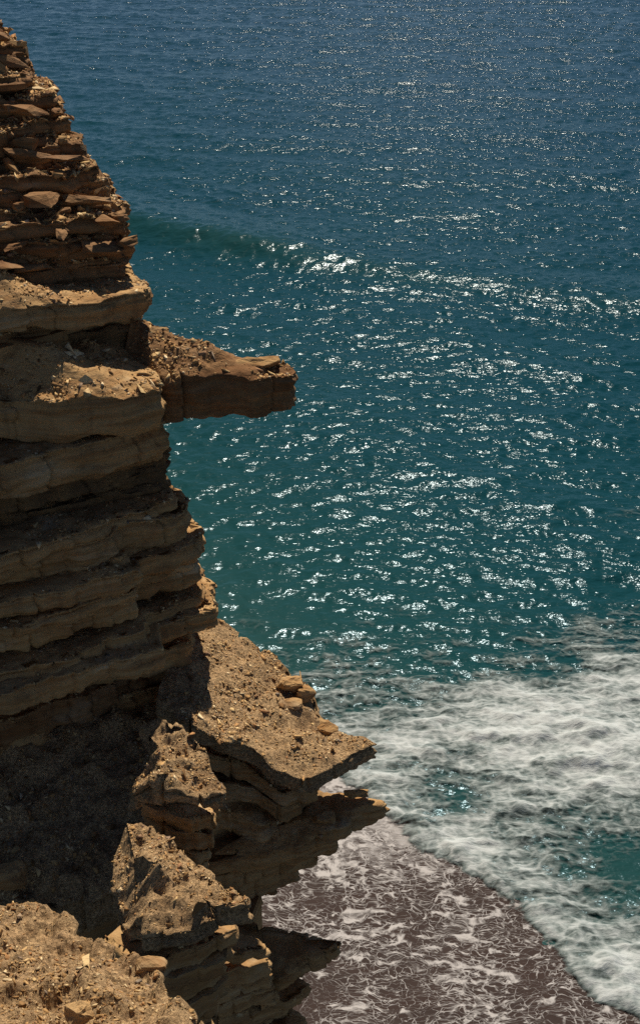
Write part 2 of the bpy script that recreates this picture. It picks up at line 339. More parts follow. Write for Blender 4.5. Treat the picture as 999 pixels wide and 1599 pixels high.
s = shore_s(Xf, Yf); d = fs_(Xf, Yf) * sstep(-0.05, 0.5, s)
hh, ddx, ddy, _ = sea_height(Xf, Yf)
lump = fbm(Xf * 0.55, Yf * 0.9, 2.0, 5)
front = np.exp(-((s - 0.9) / 0.8) ** 2)
zf = np.maximum(hh, beach_z(Xf, Yf)) + 0.03 + (0.05 + d * (0.10 + 0.40 * np.maximum(lump, -0.12))) * sstep(0, 1.2, s) + 0.13 * front * sstep(0, 0.5, s)
zf += 0.35 * sstep(0.55, 0.95, d) * np.exp(-((s - 12 - 2 * pn(Xf * .1, Yf * .1, 4.)) / 2.2) ** 2)   # the broken crest behind
keep = (d > 0.02)
fq = grid_faces(n2, n1); kf = keep.ravel()[fq].any(1)
me = mesh_np('surf_foam', np.stack([Xf, Yf, zf], -1).reshape(-1, 3), fq[kf])
fattr(me, 'foam', d.ravel()); fattr(me, 'thick', zf.ravel())
obj('surf_foam', me, FOAM, kind='stuff', label='white surf foam churning in front of the wash line', category='foam')

FILM = [(420,1330,.9),(480,1310,.95),(540,1300,1.0),(600,1310,1.0),(640,1340,.85),(460,1370,.7),(540,1365,.72),(620,1370,.55),(420,1410,.5),(500,1415,.42),(580,1400,.42),(660,1400,.35),(720,1430,.3),
    (450,1470,.45),(540,1470,.5),(620,1460,.42),(700,1460,.45),(760,1470,.38),(820,1490,.35),(480,1530,.55),(560,1530,.5),(650,1530,.5),(740,1530,.5),(830,1540,.45),(900,1560,.4),(460,1590,.62),(560,1590,.5),(680,1590,.5),(800,1590,.5),(920,1600,.4),(600,1700,.4),(900,1700,.4)]
fl_ = field(FILM, 1.4)
u = np.linspace(-22, 18, 240); v = np.linspace(20, 74, 260); Xl, Yl = np.meshgrid(u, v); s = shore_s(Xl, Yl)
d = fl_(Xl, Yl) * sstep(-15, -1.5, s); fq = grid_faces(260, 240); kf = (s.ravel()[fq] < 0.6).any(1)
me = mesh_np('foam_lace', np.stack([Xl, Yl, beach_z(Xl, Yl) + 0.008], -1).reshape(-1, 3), fq[kf])
fattr(me, 'foam', d.ravel())
obj('foam_lace', me, LACE, kind='stuff', label='thin lacy foam net left on the dark wet sand', category='foam')

# ------------------------------------------------------------------ rock beds
def warp(x, y): return 0.16 * pn(x * 0.16, y * 0.16, 4.4) + 0.05 * pn(x * 0.7, y * 0.7, 1.4)
SURFACES = []                           # (parent, verts, faces, inward distance) of ground that rubble lies on
def bed(name, ctrl, spine, thick, parent, mat=None, step=0.065, rough=0.14, block=0.16, bsize=0.7, bulge=0.10, under=0.5, top=1.8, big=0.0,
        talus=None, seed=0, tnoise=0.05, dens=1.0, size=1.0, stones=True, nface=10, lam=0.085, curve=1.0, dtop=0.07, rub=None):
    P = np.array([[*c[0], c[1]] for c in ctrl], float)
    seg = np.linalg.norm(np.diff(P[:, :3], axis=0), axis=1); L = np.concatenate([[0], np.cumsum(seg)])
    n = max(8, int(L[-1] / step)); t = np.linspace(0, L[-1], n); C = np.stack([np.interp(t, L, P[:, i]) for i in range(4)], 1)
    for _ in range(3): C[1:-1] = 0.25 * C[:-2] + 0.5 * C[1:-1] + 0.25 * C[2:]
    S0, S1 = np.array(spine[0], float), np.array(spine[1], float)
    Q = S0 + (S1 - S0) * C[:, 3:4]
    D = (Q - C[:, :3])[:, :2]; DL = np.linalg.norm(D, axis=1); D = D / DL[:, None]
    # plan outline: broken blocks along the joint directions plus roughness
    bi = t / bsize + 0.8 * pn(t * 0.5, seed * 3.1, 0.2); i0 = np.floor(bi); fr = bi - i0
    blk = (h1(i0, seed) * (1 - sstep(0.88, 1.0, fr)) + h1(i0 + 1, seed) * sstep(0.88, 1.0, fr)) * block
    notch = np.exp(-((fr - 0.96) / 0.035) ** 2) * (block * 0.6 + 0.10) * (h1(i0, seed + 9) > 0.45)
    off0 = blk + notch + rough * (fbm(C[:, 0] * 0.9, C[:, 1] * 0.9, C[:, 2] * 0.6 + seed, 5) + 0.2)
    bj = t / (bsize * 2.9) + 0.5 * pn(t * 0.3, seed * 1.9, 5.2); j0 = np.floor(bj); fj = bj - j0
    off0 = off0 + big * (h1(j0, seed + 4) ** 1.5 * (1 - sstep(0.9, 1, fj)) + h1(j0 + 1, seed + 4) ** 1.5 * sstep(0.9, 1, fj))
    C[:, 2] += (0.07 + 0.12 * big) * fbm(t * 0.8, seed * 2.7, 1.1, 4)
    nface = max(nface, min(18, int(thick / 0.05)))
    rows = [('b', 1.0, 0)] + [('b', a, 0) for a in (under, under * 0.5)] + [('f', 0, v_) for v_ in np.linspace(0, 1, nface)]
    ds = [0.03, 0.07]
    while ds[-1] < top: ds.append(ds[-1] + dtop * (1 + 0.35 * (ds[-1] / max(top, .1))))
    rows += [('t', a, 1) for a in ds] + [('t', None, 1)]
    VV = []; IN = []
    for kind, a, v_ in rows:
        if kind == 'b':
            dist = DL.copy() * 0.98 if a == 1.0 and VV == [] else np.minimum(a + off0, DL * 0.95)
            z = C[:, 2] - thick; jit = 0.04
        elif kind == 'f':
            dist = off0 + bulge * (abs(2 * v_ - 0.9) ** 2.2) + (0.04 if v_ > 0.96 else 0)
            z = C[:, 2] - thick * (1 - v_); jit = 1.0
            lamn = fbm(C[:, 0] * 0.6, C[:, 1] * 0.6, z * 5.0 + seed, 3) * lam * 1.6 + 0.07 * pn(C[:, 0] * 0.9, C[:, 1] * 0.9, z * 13 + seed * 2)
            dist = dist + lamn + 0.09 * fbm(C[:, 0] * 1.8, C[:, 1] * 1.8, z * 2.4 + seed, 3) + 0.05 * np.abs(fbm(C[:, 0] * 6.5, C[:, 1] * 6.5, z * 8 + seed, 3))
        else:
            dd = DL if a is None else np.minimum(a, DL * 0.97)
            dist = np.minimum(np.maximum(off0 * (1 - sstep(0, 1.0, np.asarray(dd) / 1.0)) + dd, 0), DL)
            f = np.clip(dist / DL, 0, 1) ** curve
            z = C[:, 2] * (1 - f) + Q[:, 2] * f
            if talus:
                for (px, wpx, hgt, sl) in talus:
                    g = np.exp(-((C[:, 0] - px) / wpx) ** 2); z = z + np.minimum(np.maximum(dist - 0.12, 0) * sl, hgt) * g
        if kind != 't': z = z + (1 - v_) * 0.12 * fbm(C[:, 0] * 1.1, C[:, 1] * 1.1, seed + 3.3, 4)
        x = C[:, 0] + D[:, 0] * dist; y = C[:, 1] + D[:, 1] * dist
        if kind == 't': z = z + tnoise * sstep(0, 0.3, dist) * 2.0 * fbm(x * 1.6, y * 1.6, seed + 0.5, 5) - 0.03 * (a is not None and a < 0.05)
        if kind == 'f' and v_ > 0.96: z = z - 0.02
        z = z + warp(x, y)
        VV.append(np.stack([x, y, z], 1)); IN.append(np.full(n, 99. if kind != 't' else (a or 50.)))
    V = np.concatenate(VV); fq = grid_faces(len(rows), n)
    me = mesh_np(name, V, fq); o = obj(name, me, mat or ROCK, parent)
    ri = np.concatenate(IN); tf = fq[(ri[fq] < 20).all(1)]
    if stones and len(tf): SURFACES.append((parent, V, tf, dens, size, rub))
    return o
def empty(name, loc, **props):
    o = bpy.data.objects.new(name, None); col.objects.link(o); o.empty_display_size = 0.3
    for k, v in props.items(): o[k] = v
    return o

# ---- the big wall: beds listed from the top down as (row of top, row of foot, column of the seaward corner, distance, options)
cliff = empty('cliff', (0, 0, 0), kind='structure', label='tall layered sandstone cliff of brown beds above the beach')
ca, sa = math.cos(R(30)), math.sin(R(30))
rock = dict(block=0.35, bsize=0.55, rough=0.28, bulge=0.12, tnoise=0.10, top=1.5, dens=2.4, size=1.5, nface=6, lam=.09, big=.35)
WALL0 = [
 (47, 78, 24, 40.0, rock), (74, 114, 52, 39.2, rock), (112, 150, 66, 38.4, rock), (146, 190, 96, 37.6, rock), (186, 226, 121, 36.8, rock), (222, 262, 140, 36.0, rock),
 (256, 300, 172, 35.2, rock), (292, 330, 194, 34.4, rock), (326, 362, 214, 33.6, dict(rock, block=0.2)), (358, 388, 210, 33.1, rock), (384, 410, 205, 32.7, rock), (406, 452, 200, 32.4, dict(block=0.15)),
 (450, 484, 236, 31.2, dict(talus=[(-7.2, 1.3, 0.9, 0.75)], top=2.0, dens=1.6, size=1.2, block=0.06)),
 (484, 508, 226, 31.55, {}), (506, 532, 226, 31.35, dict(block=.14)), (530, 556, 224, 31.45, {}), (553, 582, 222, 31.3, dict(bulge=.15)), (580, 615, 215, 31.5, {}),
 (612, 668, 262, 28.9, dict(talus=[(-4.7, 1.3, 1.0, 0.45)], top=2.6, dens=1.6, size=1.2, block=0.08, bulge=0.06)),
 (664, 716, 270, 30.05, dict(bulge=.2, nface=14)), (713, 738, 266, 30.3, dict(rough=.2)), (735, 764, 272, 30.2, dict(rough=.2)), (760, 790, 264, 30.0, {}),
 (784, 802, 284, 29.7, dict(rough=.16, bulge=.16)), (799, 842, 300, 29.65, dict(rough=.16, bulge=.26, nface=14)), (838, 850, 314, 29.6, dict(rough=.16, bulge=.1)), (847, 874, 328, 29.55, dict(rough=.2, bulge=.22)),
 (869, 888, 312, 29.7, dict(bulge=.14)), (885, 912, 322, 29.7, dict(bulge=.12)), (909, 938, 262, 30.3, dict(rough=.2)), (934, 956, 334, 29.5, dict(bulge=.12)), (953, 980, 354, 29.3, dict(top=1.2)),
 (976, 1008, 300, 29.6, dict(bulge=.14)), (1004, 1040, 306, 29.2, dict(top=1.2)), (1036, 1075, 285, 29.4, {}), (1070, 1120, 275, 29.2, dict(bulge=.16)), (1114, 1175, 268, 29.0, dict(top=1.0))]
WALL = []
for q, (r0, r1, cx, y, opt) in enumerate(WALL0):
    if r0 < 405:                        # thin beds
        m_ = (r0 + r1) / 2 - 1
        WALL.append((r0, m_ + 2, cx + (4, -7, 2)[q % 3], y, dict(opt, step=.085))); WALL.append((m_, r1, cx + (-8, 5, 0, 8)[q % 4], y - 0.15, dict(opt, block=.25, step=.085)))
    else: WALL.append((r0, r1, cx, y, opt))
BLOCKROWS = []
for i, (r0, r1, cx, y, opt) in enumerate(WALL):
    if r0 > 640: y -= 0.6
    if r0 < 406: y = 32.4 + (y - 32.4) * 0.62
    soft = r0 in (506, 553, 713, 735, 760, 909)
    if soft: opt = dict(opt, bulge=-0.16, rough=0.22, under=0.3, mat=SHALE, tnoise=.1); y += 0.10; cx -= 3
    Cn = W(cx, r0, y); zb = W(cx, r1, y)[2]; thick = Cn[2] - zb + 0.06
    z = Cn[2]; ang = 30 + 5 * math.sin(i * 1.7); dl = np.array([-math.cos(R(ang)), -math.sin(R(ang))])
    if r0 < 405 and i % 2 == 0: BLOCKROWS.append((Cn.copy(), dl, thick))
    ctrl = []
    lx = 9.5 if r0 > 380 else 11
    pL = Cn[:2] + dl * lx
    ctrl.append((np.array([*pL, z]), 0.0))
    if r0 >= 784 and r0 < 1000:         # the nearer block on the left with its own corner
        k = Cn[:2] + dl * 2.1; nrm = np.array([math.sin(R(ang)), -math.cos(R(ang))]) * (0.35 + 0.5 * sstep(784, 900, r0))
        ctrl.append((np.array([*(Cn[:2] + dl * 5 + nrm), z]), 0.35)); ctrl.append((np.array([*(k + nrm), z]), 0.55)); ctrl.append((np.array([*(k + np.array([.25, .1])), z]), 0.58))
    elif r0 == 612:                     # the ledge is widest at its seaward corner and narrows to the left
        bk = np.array([-math.sin(R(ang)), math.cos(R(ang))])
        ctrl[0] = (np.array([*(pL + bk * 1.3), z]), 0.0)
        for f, o_, s_ in ((5.0, 1.15, .3), (3.3, 0.9, .42), (2.5, 0.2, .5), (1.2, -0.05, .62)): ctrl.append((np.array([*(Cn[:2] + dl * f + bk * o_), z]), s_))
    elif r0 > 460:
        ctrl.append((np.array([*(Cn[:2] + dl * 4 + np.random.normal(0, .12, 2)), z]), 0.35)); ctrl.append((np.array([*(Cn[:2] + dl * 1.5 + np.random.normal(0, .1, 2)), z]), 0.6))
    else:
        for f in (7, 5, 3, 1.4): ctrl.append((np.array([*(Cn[:2] + dl * f + np.random.normal(0, .25, 2)), z]), 0.1 + 0.08 * (7 - f)))
    ctrl.append((Cn.copy(), 0.7)); ctrl.append((np.array([Cn[0] - 0.05, Cn[1] + 0.7, z]), 0.75)); ctrl.append((np.array([Cn[0] - 1.6, Cn[1] + 4.5, z]), 1.0))
    sp0 = np.array([pL[0] - 2.5, pL[1] + 5.0, z]); sp1 = np.array([Cn[0] - 4.5, Cn[1] + 4.2, z])
    bed('rock_layer', ctrl, (sp0, sp1), thick, cliff, seed=i * 1.37 + 2, **dict(dict(big=0.30 if r0 > 460 and r0 != 612 else 0.15, mat=ROCKD if r0 < 440 or r0 in (530, 580, 687, 1036) else None), **opt))

def spur(name, pts, sp_, thick, parent, **kw):
    return bed(name, [(W(p[0], p[1], p[2]) - np.array([0, 0, p[4] if len(p) > 4 else 0]), p[3]) for p in pts], (W(*sp_[0]), W(*sp_[1])), thick, parent, **kw)
# ---- the slab that juts out over the sea
slab = empty('rock_slab', (0, 0, 0), label='thick square-ended slab jutting out of the cliff over open water', category='rock slab')
spur('slab_bed', [(180, 618, 30.6, 0), (262, 606, 29.8, 0.05), (318, 602, 29.85, .3), (345, 597, 30.15, .45), (395, 592, 30.1, .7), (420, 589, 30.4, .85), (464, 584, 30.4, 1), (470, 578, 30.9, 1), (456, 570, 31.6, 1), (380, 560, 32.0, .7), (325, 549, 32.3, .45), (255, 508, 32.3, 0.05), (200, 478, 32.5, 0)],
     ((206, 496, 31.6), (425, 576, 30.9)), 1.0, slab, mat=ROCKD, seed=71, rough=0.16, block=0.18, bsize=1.3, bulge=0.05, under=0.25, nface=16, top=2.2, dens=1.6, size=1.1, tnoise=.08, curve=0.9)

# ---- ledges of the lower spur
def ledge(label): return empty('rock_ledge', (0, 0, 0), label=label, category='rock ledge', group='rock ledges of the lower spur')
LC = ledge('widest sunlit rubble ledge of the spur, ending in a long point over the surf')
spur('ledge_top', [(240, 1108, 27.0, 0), (290, 1130, 26.4, .15), (340, 1162, 26.1, .35), (395, 1168, 26.2, .5), (425, 1208, 25.8, .6), (470, 1224, 25.8, .8), (505, 1208, 26.3, .95), (555, 1182, 27.0, 1), (598, 1160, 27.6, 1), (560, 1148, 28.1, 1), (520, 1135, 28.4, .95),
      (500, 1100, 29.0, .8), (488, 1062, 29.7, .7), (445, 1030, 30.4, .5), (400, 998, 30.9, .3), (355, 968, 31.3, .12), (300, 940, 31.7, 0)],
     ((270, 1010, 29.2), (515, 1160, 27.6)), 0.5, LC, seed=31, rough=0.12, block=0.14, under=0.35, top=3.2, dens=3.0, size=0.85, tnoise=0.10, mat=SCREE, curve=0.8)
for j, (r, pts, th_) in enumerate([(0, [(255, 1150, 27.1, 0), (330, 1188, 26.3, .3), (385, 1195, 26.5, .5), (440, 1242, 26.1, .75), (500, 1226, 26.6, 1), (515, 1200, 27.6, 1), (480, 1170, 28.4, .8)], 0.55),
                          (1, [(255, 1190, 27.0, 0), (330, 1226, 26.2, .3), (400, 1236, 26.4, .5), (440, 1268, 26.0, .75), (490, 1244, 26.8, 1), (490, 1225, 27.8, 1), (450, 1200, 28.4, .8)], 0.55),
                          (2, [(255, 1225, 26.9, 0), (330, 1264, 26.1, .3), (400, 1288, 26.0, .5), (440, 1294, 26.2, .75), (480, 1264, 27.0, 1), (480, 1250, 28.0, 1), (450, 1230, 28.4, .8)], 0.7)]):
    spur('rock_layer', pts, ((290, 1150, 28.4), (440, 1215, 27.8)), th_, LC, seed=40 + j, under=0.3, top=0.8, rough=0.12, block=0.12, dens=0.5)
LB = ledge('small sunlit ledge of rubble below the cracked rock face')
dB = 2.1
spur('ledge_top', [(p_[0], p_[1], p_[2] - dB, *p_[3:]) for p_ in [(195, 1215, 25.3, 0, .5), (228, 1240, 24.6, .15, .15), (265, 1248, 24.4, .3), (310, 1254, 24.3, .7), (352, 1250, 24.5, 1), (360, 1236, 24.9, 1), (335, 1195, 25.6, .8), (322, 1160, 26.1, .5), (300, 1138, 26.4, .3), (262, 1112, 26.9, .1), (215, 1112, 27.2, 0, 0.4)]],
     ((250, 1165, 25.8 - dB), (325, 1218, 25.0 - dB)), 0.40, LB, seed=51, rough=0.16, block=0.18, bsize=.5, under=0.3, top=1.6, dens=3.0, size=0.8, tnoise=0.14, mat=SCREE)
for j in range(5):
    o_ = 26 * j
    spur('rock_layer', [(215, 1258 + o_, 25.1 - dB, 0), (262, 1276 + o_, 24.65 - dB, .3), (310, 1284 + o_, 24.55 - dB, .7), (342 - 6 * j, 1280 + o_, 24.8 - dB, 1), (345 - 6 * j, 1266 + o_, 25.3 - dB, 1), (330, 1230 + o_, 26.2 - dB, .7), (300, 1190 + o_, 26.7 - dB, 0.3)],
         ((262, 1210 + o_, 26.2 - dB), (310, 1250 + o_, 25.5 - dB)), 0.45, LB, seed=55 + j, under=0.3, top=0.7, rough=0.16, block=0.18, dens=.5)
LD = ledge('dark flat ledge lying in shadow, its point reaching farthest over the surf')
spur('ledge_top', [(330, 1335, 25.6, 0), (390, 1345, 25.5, .2), (450, 1336, 25.6, .4), (535, 1300, 25.9, .75), (560, 1288, 26.3, .9), (606, 1262, 26.6, 1), (612, 1250, 26.9, 1), (560, 1240, 27.4, .9), (520, 1234, 27.7, .7), (450, 1215, 28.6, .3)],
     ((390, 1300, 26.2), (570, 1260, 26.6)), 0.42, LD, seed=61, rough=0.08, block=0.10, under=0.4, top=1.6, dens=0.25, size=0.9, tnoise=0.05)
for j, (tipx, row, y) in enumerate([(532, 1312, 26.4), (500, 1334, 26.4), (468, 1354, 26.4), (438, 1378, 26.3), (412, 1398, 26.3), (402, 1420, 26.2), (408, 1444, 26.0)]):
    spur('rock_layer', [(285, row + 45, 25.0, 0), (350, row + 34, 25.3, .4), (tipx - 45, row + 12, 26.0, .8), (tipx, row, y, 1), (tipx - 8, row - 14, y + 0.9, 1), (tipx - 60, row - 40, 28.2, .6)],
         ((310, row - 20, 27.0), (tipx - 50, row - 18, 27.0)), 0.6, LD, seed=65 + j, under=0.4, top=0.7, rough=0.12, block=0.10, bulge=.14, dens=.2)
LA = ledge('sunlit stony tongue of rock running out beside the dark scree, nearest of the ledges')
dA = 2.2
spur('ledge_top', [(196, 1288, 22.7, 0), (176, 1335, 22.0, .05), (164, 1395, 21.0, .2), (184, 1446, 19.9, .35), (218, 1478, 18.9, .45), (275, 1470, 18.9, .6), (340, 1442, 19.2, .85), (400, 1420, 19.5, 1), (402, 1404, 19.8, 1), (350, 1372, 20.4, .85),
     (308, 1345, 20.9, .65), (272, 1308, 21.6, .4), (232, 1284, 22.3, .1), (196, 1280, 22.75, 0)],
     ((212, 1338, 20.9), (330, 1408, 19.55)), 0.40, LA, mat=SCREE, seed=81, rough=.13, block=.16, bsize=.6, under=.35, top=2.8, dens=3.0, size=0.8, tnoise=.15)
spur('rock_layer', [(205, 1318, 22.6, 0), (186, 1366, 21.9, .05), (176, 1424, 20.9, .2), (194, 1472, 19.9, .35), (240, 1490, 19.1, .5), (300, 1470, 19.3, .7), (300, 1380, 21.0, .6), (240, 1310, 22.3, .2)], ((225, 1385, 21.4), (280, 1445, 20.2)), 2.1, LA, seed=83, rough=.2, block=.2, under=.3, top=.5, nface=20, stones=False)
for j, (tx, row, y) in enumerate([(388, 1450, 22.85), (374, 1474, 22.9), (366, 1498, 22.9), (360, 1522, 22.9), (354, 1546, 22.9), (348, 1574, 22.9)]):
    spur('rock_layer', [(150, row + 30, 21.5 - dA, 0), (215, row + 66, 21.0 - dA, .3), (280, row + 52, 21.15 - dA, .5), (335, row + 24, 21.6 - dA, .8), (tx - 12, row, y - .8 - dA, 1), (tx - 12, row - 18, y - .3 - dA, 1), (310, row - 62, 23.4 - dA, .6), (265, row - 80, 23.9 - dA, .3)],
         ((220, row - 30, 22.9 - dA), (340, row - 2, 22.1 - dA)), 0.5, LA, seed=84 + j, under=0.3, top=0.7, rough=0.14, block=0.16, bulge=.12 * (-1) ** j, dens=.3)
LE = ledge('dark ledge low above the lacy foam, with a thin sunlit rim at its root')
spur('ledge_top', [(262, 1520, 21.6, 0), (310, 1500, 21.7, .2), (385, 1494, 21.9, .8), (420, 1480, 22.2, 1), (415, 1466, 22.6, 1), (360, 1440, 23.2, .5), (300, 1430, 23.4, .1)],
     ((290, 1475, 22.4), (390, 1474, 22.4)), 0.35, LE, seed=91, rough=.08, under=.3, top=1.0, dens=.6, size=.8)
spur('ledge_point', [(300, 1590, 22.6, 0), (390, 1560, 23.1, .3), (470, 1520, 23.5, .7), (535, 1484, 23.7, 1), (541, 1471, 24.0, 1), (500, 1456, 24.5, .9), (430, 1440, 24.9, .5), (370, 1430, 25.2, .2)],
     ((330, 1520, 23.8), (500, 1474, 24.1)), 0.4, LE, seed=92, rough=.09, under=.4, top=1.5, dens=.25, size=.9)
for j, (tx, row, y) in enumerate([(425, 1500, 22.6), (430, 1522, 22.7), (436, 1545, 22.9)]):
    spur('rock_layer', [(240, row + 60, 21.6, 0), (300, row + 42, 21.8, .3), (390, row + 14, 22.3, .8), (tx, row, y, 1), (tx - 5, row - 20, y + .6, 1), (370, row - 60, 24.0, .4)],
         ((280, row, 22.8), (tx - 30, row - 16, 22.9)), 0.55, LE, seed=94 + j, under=.3, top=.7, rough=.12, block=.12, bulge=.12, dens=.2)
LF = ledge('lowest small ledge just above the beach')
spur('ledge_top', [(330, 1620, 22.9, 0), (420, 1578, 23.4, .5), (478, 1552, 23.8, .9), (500, 1532, 24.2, 1), (480, 1520, 24.6, 1), (400, 1500, 25.2, .3)],
     ((350, 1560, 24.0), (460, 1540, 24.1)), 0.4, LF, seed=101, rough=.1, under=.35, top=1.2, dens=.4, size=.8)
for j, (tx, row, y) in enumerate([(462, 1560, 24.0), (446, 1580, 24.0), (478, 1596, 23.9), (460, 1625, 23.9), (470, 1660, 23.8), (480, 1700, 23.6)]):
    spur('rock_layer', [(280, row + 60, 22.2, 0), (380, row + 25, 23.1, .5), (tx - 20, row + 8, y - .3, .9), (tx, row, y, 1), (tx - 10, row - 18, y + .8, 1), (400, row - 50, 25.2, .3)],
         ((320, row - 10, 23.8), (tx - 40, row - 16, 24.2)), 0.65, LF, seed=105 + j, under=.3, top=.8, rough=.14, block=.14, bulge=.14, dens=.3)

# ---- dark scree slope under the wall
scree = empty('scree_slope', (0, 0, 0), kind='structure', label='dark scree slope lying in the shadow at the foot of the cliff')
spur('scree', [(-160, 1420, 22.4, 0), (-60, 1430, 22.4, .15), (60, 1428, 22.5, .4), (130, 1420, 22.6, .6), (200, 1392, 22.9, .8), (250, 1340, 23.8, .95), (290, 1280, 25.0, 1), (300, 1230, 26.2, 1)],
     ((-120, 1170, 25.6), (300, 1092, 28.6)), 0.9, scree, mat=SCREE, seed=121, rough=.16, under=.4, top=5.0, dens=1.7, size=0.95, tnoise=.16, dtop=.08, step=.065)
# ---- foreground slope below the viewpoint
fore = empty('hillside', (0, 0, 0), kind='structure', label='sunlit stony slope at the near edge of the cliff top')
sp0, sp1 = np.array([-6.5, 7.0, 29.7]), np.array([-2.2, 4.6, 30.4])
bed('slope', [(W(a, b, y), s) for a, b, y, s in [(-260, 1390, 14.8, 0), (-100, 1388, 14.5, .1), (0, 1398, 14.2, .25), (65, 1400, 13.8, .35), (130, 1432, 13.1, .5), (200, 1474, 12.3, .65), (256, 1500, 11.8, .75), (264, 1532, 11.3, .8), (305, 1556, 10.9, .88), (362, 1602, 10.2, .95), (430, 1690, 9.2, 1), (470, 1800, 8.2, 1)]],
    (sp0, sp1), 1.2, fore, mat=SCREE, seed=131, step=.035, rough=.22, block=.25, bsize=.45, under=.5, top=5.5, dens=4.2, size=0.6, tnoise=.17, dtop=.04)

# ---- hidden mass of the cliff behind the beds
def core(pts, z0, z1, parent):
    P = np.array(pts, float); n = len(P); V = np.concatenate([np.c_[P, np.full(n, z0)], np.c_[P, np.full(n, z1)]])
    bm = bmesh.new(); vs = [bm.verts.new(v) for v in V]
    bm.faces.new(vs[:n][::-1]); bm.faces.new(vs[n:])
    for i in range(n): bm.faces.new([vs[i], vs[(i + 1) % n], vs[n + (i + 1) % n], vs[n + i]])
    bmesh.ops.recalc_face_normals(bm, faces=bm.faces); me = bpy.data.meshes.new('rock_mass'); bm.to_mesh(me); bm.free()
    return obj('rock_mass', me, ROCK, parent)
core([(-16, 25.5), (-9, 28.2), (-5.6, 31.6), (-6.5, 36), (-9, 48), (-30, 60), (-30, 30)], 19, 29.5, cliff)
core([(-17, 30), (-11, 34), (-8, 36.5), (-9.5, 42), (-30, 60), (-30, 34)], 29.4, 33.5, cliff)
core([(-14, 18.5), (-7, 23.6), (-4.5, 25.2), (-2.2, 26.6), (-1.0, 27.8), (-2.2, 30), (-6, 36), (-30, 60), (-30, 20)], 14.8, 18.2, cliff)
core([(-14, 16), (-6, 22.4), (-3.5, 23.6), (-2.0, 24.6), (-1.6, 26.2), (-2.6, 30), (-6, 40), (-30, 60), (-30, 16)], -1.0, 15.0, cliff)

# ------------------------------------------------------------------ stones
def stone_mesh(name, seed, flat=0.42, n=8):
    rs = np.random.RandomState(seed); bm = bmesh.new()
    for _ in range(n):
        v = rs.normal(size=3); v /= np.linalg.norm(v); v *= rs.uniform(0.75, 1.05); bm.verts.new((v[0], v[1] * rs.uniform(.6, .9), v[2] * flat))
    bmesh.ops.convex_hull(bm, input=bm.verts); bmesh.ops.delete(bm, geom=[v for v in bm.verts if not v.link_faces], context='VERTS')
    bmesh.ops.triangulate(bm, faces=bm.faces); me = bpy.data.meshes.new(name); bm.to_mesh(me); bm.free(); return me
LIB = [stone_mesh('stone', 200 + i, flat=0.16 + 0.06 * (i % 5), n=8 if i % 3 == 0 else 6) for i in range(15)]
for m_ in LIB: m_.materials.append(STONE)
LIBV = []
for m_ in LIB:
    v = np.empty(len(m_.vertices) * 3, np.float32); m_.vertices.foreach_get('co', v); f = np.empty(len(m_.polygons) * 3, np.int32)
    m_.polygons.foreach_get('vertices', f); LIBV.append((v.reshape(-1, 3), f.reshape(-1, 3)))
camp = np.array([0, 0, CAM_H]); rs = np.random.RandomState(99)
allst = []
def in_view(P):
    d = P - camp; depth = d[:, 1] * cp - d[:, 2] * sp; up = d[:, 1] * sp + d[:, 2] * cp
    px = 499.5 + F * d[:, 0] / depth; row = 799.5 - F * up / depth
    return (px > -120) & (px < 1100) & (row > -100) & (row < 1750)
for parent, V, fq, dens, size, rub in SURFACES:
    a, b, c, d = V[fq[:, 0]], V[fq[:, 1]], V[fq[:, 2]], V[fq[:, 3]]
    nrm = np.cross(c - a, d - b); ar = np.linalg.norm(nrm, axis=1) / 2 + 1e-9; nn = nrm / (2 * ar[:, None]); nn[nn[:, 2] < 0] *= -1
    ctr = (a + b + c + d) / 4
    ok = (nn[:, 2] > 0.55) & in_view(ctr)
    clump = sstep(-0.45, 0.5, fbm(ctr[:, 0] * 0.7, ctr[:, 1] * 0.7, ctr[:, 2] * .7, 3)) * 0.9 + 0.1
    p = ar * ok * clump
    if p.sum() <= 0: continue
    cnt = int(p.sum() * 150 * dens); cnt = min(cnt, 20000)
    idx = rs.choice(len(p), cnt, p=p / p.sum()); r1, r2 = rs.rand(cnt, 1), rs.rand(cnt, 1)
    pos = a[idx] * (1 - r1) * (1 - r2) + b[idx] * r1 * (1 - r2) + c[idx] * r1 * r2 + d[idx] * (1 - r1) * r2
    sz = size * np.minimum(0.043 * np.exp(rs.normal(0, 0.62, cnt)), 0.34)
    allst.append((parent, pos, nn[idx], sz))
from mathutils import Matrix
def poses(nv, rs):
    n = len(nv); z = nv + rs.normal(0, 0.36, (n, 3)); z /= np.linalg.norm(z, axis=1)[:, None]
    x = rs.normal(size=(n, 3)); x -= z * (x * z).sum(1)[:, None]; x /= np.linalg.norm(x, axis=1)[:, None]
    return np.stack([x, np.cross(z, x), z], 2)
app = np.concatenate([g[3] / np.linalg.norm(g[1] - camp, axis=1) for g in allst]); cut = np.sort(app)[-300]
joined = {}
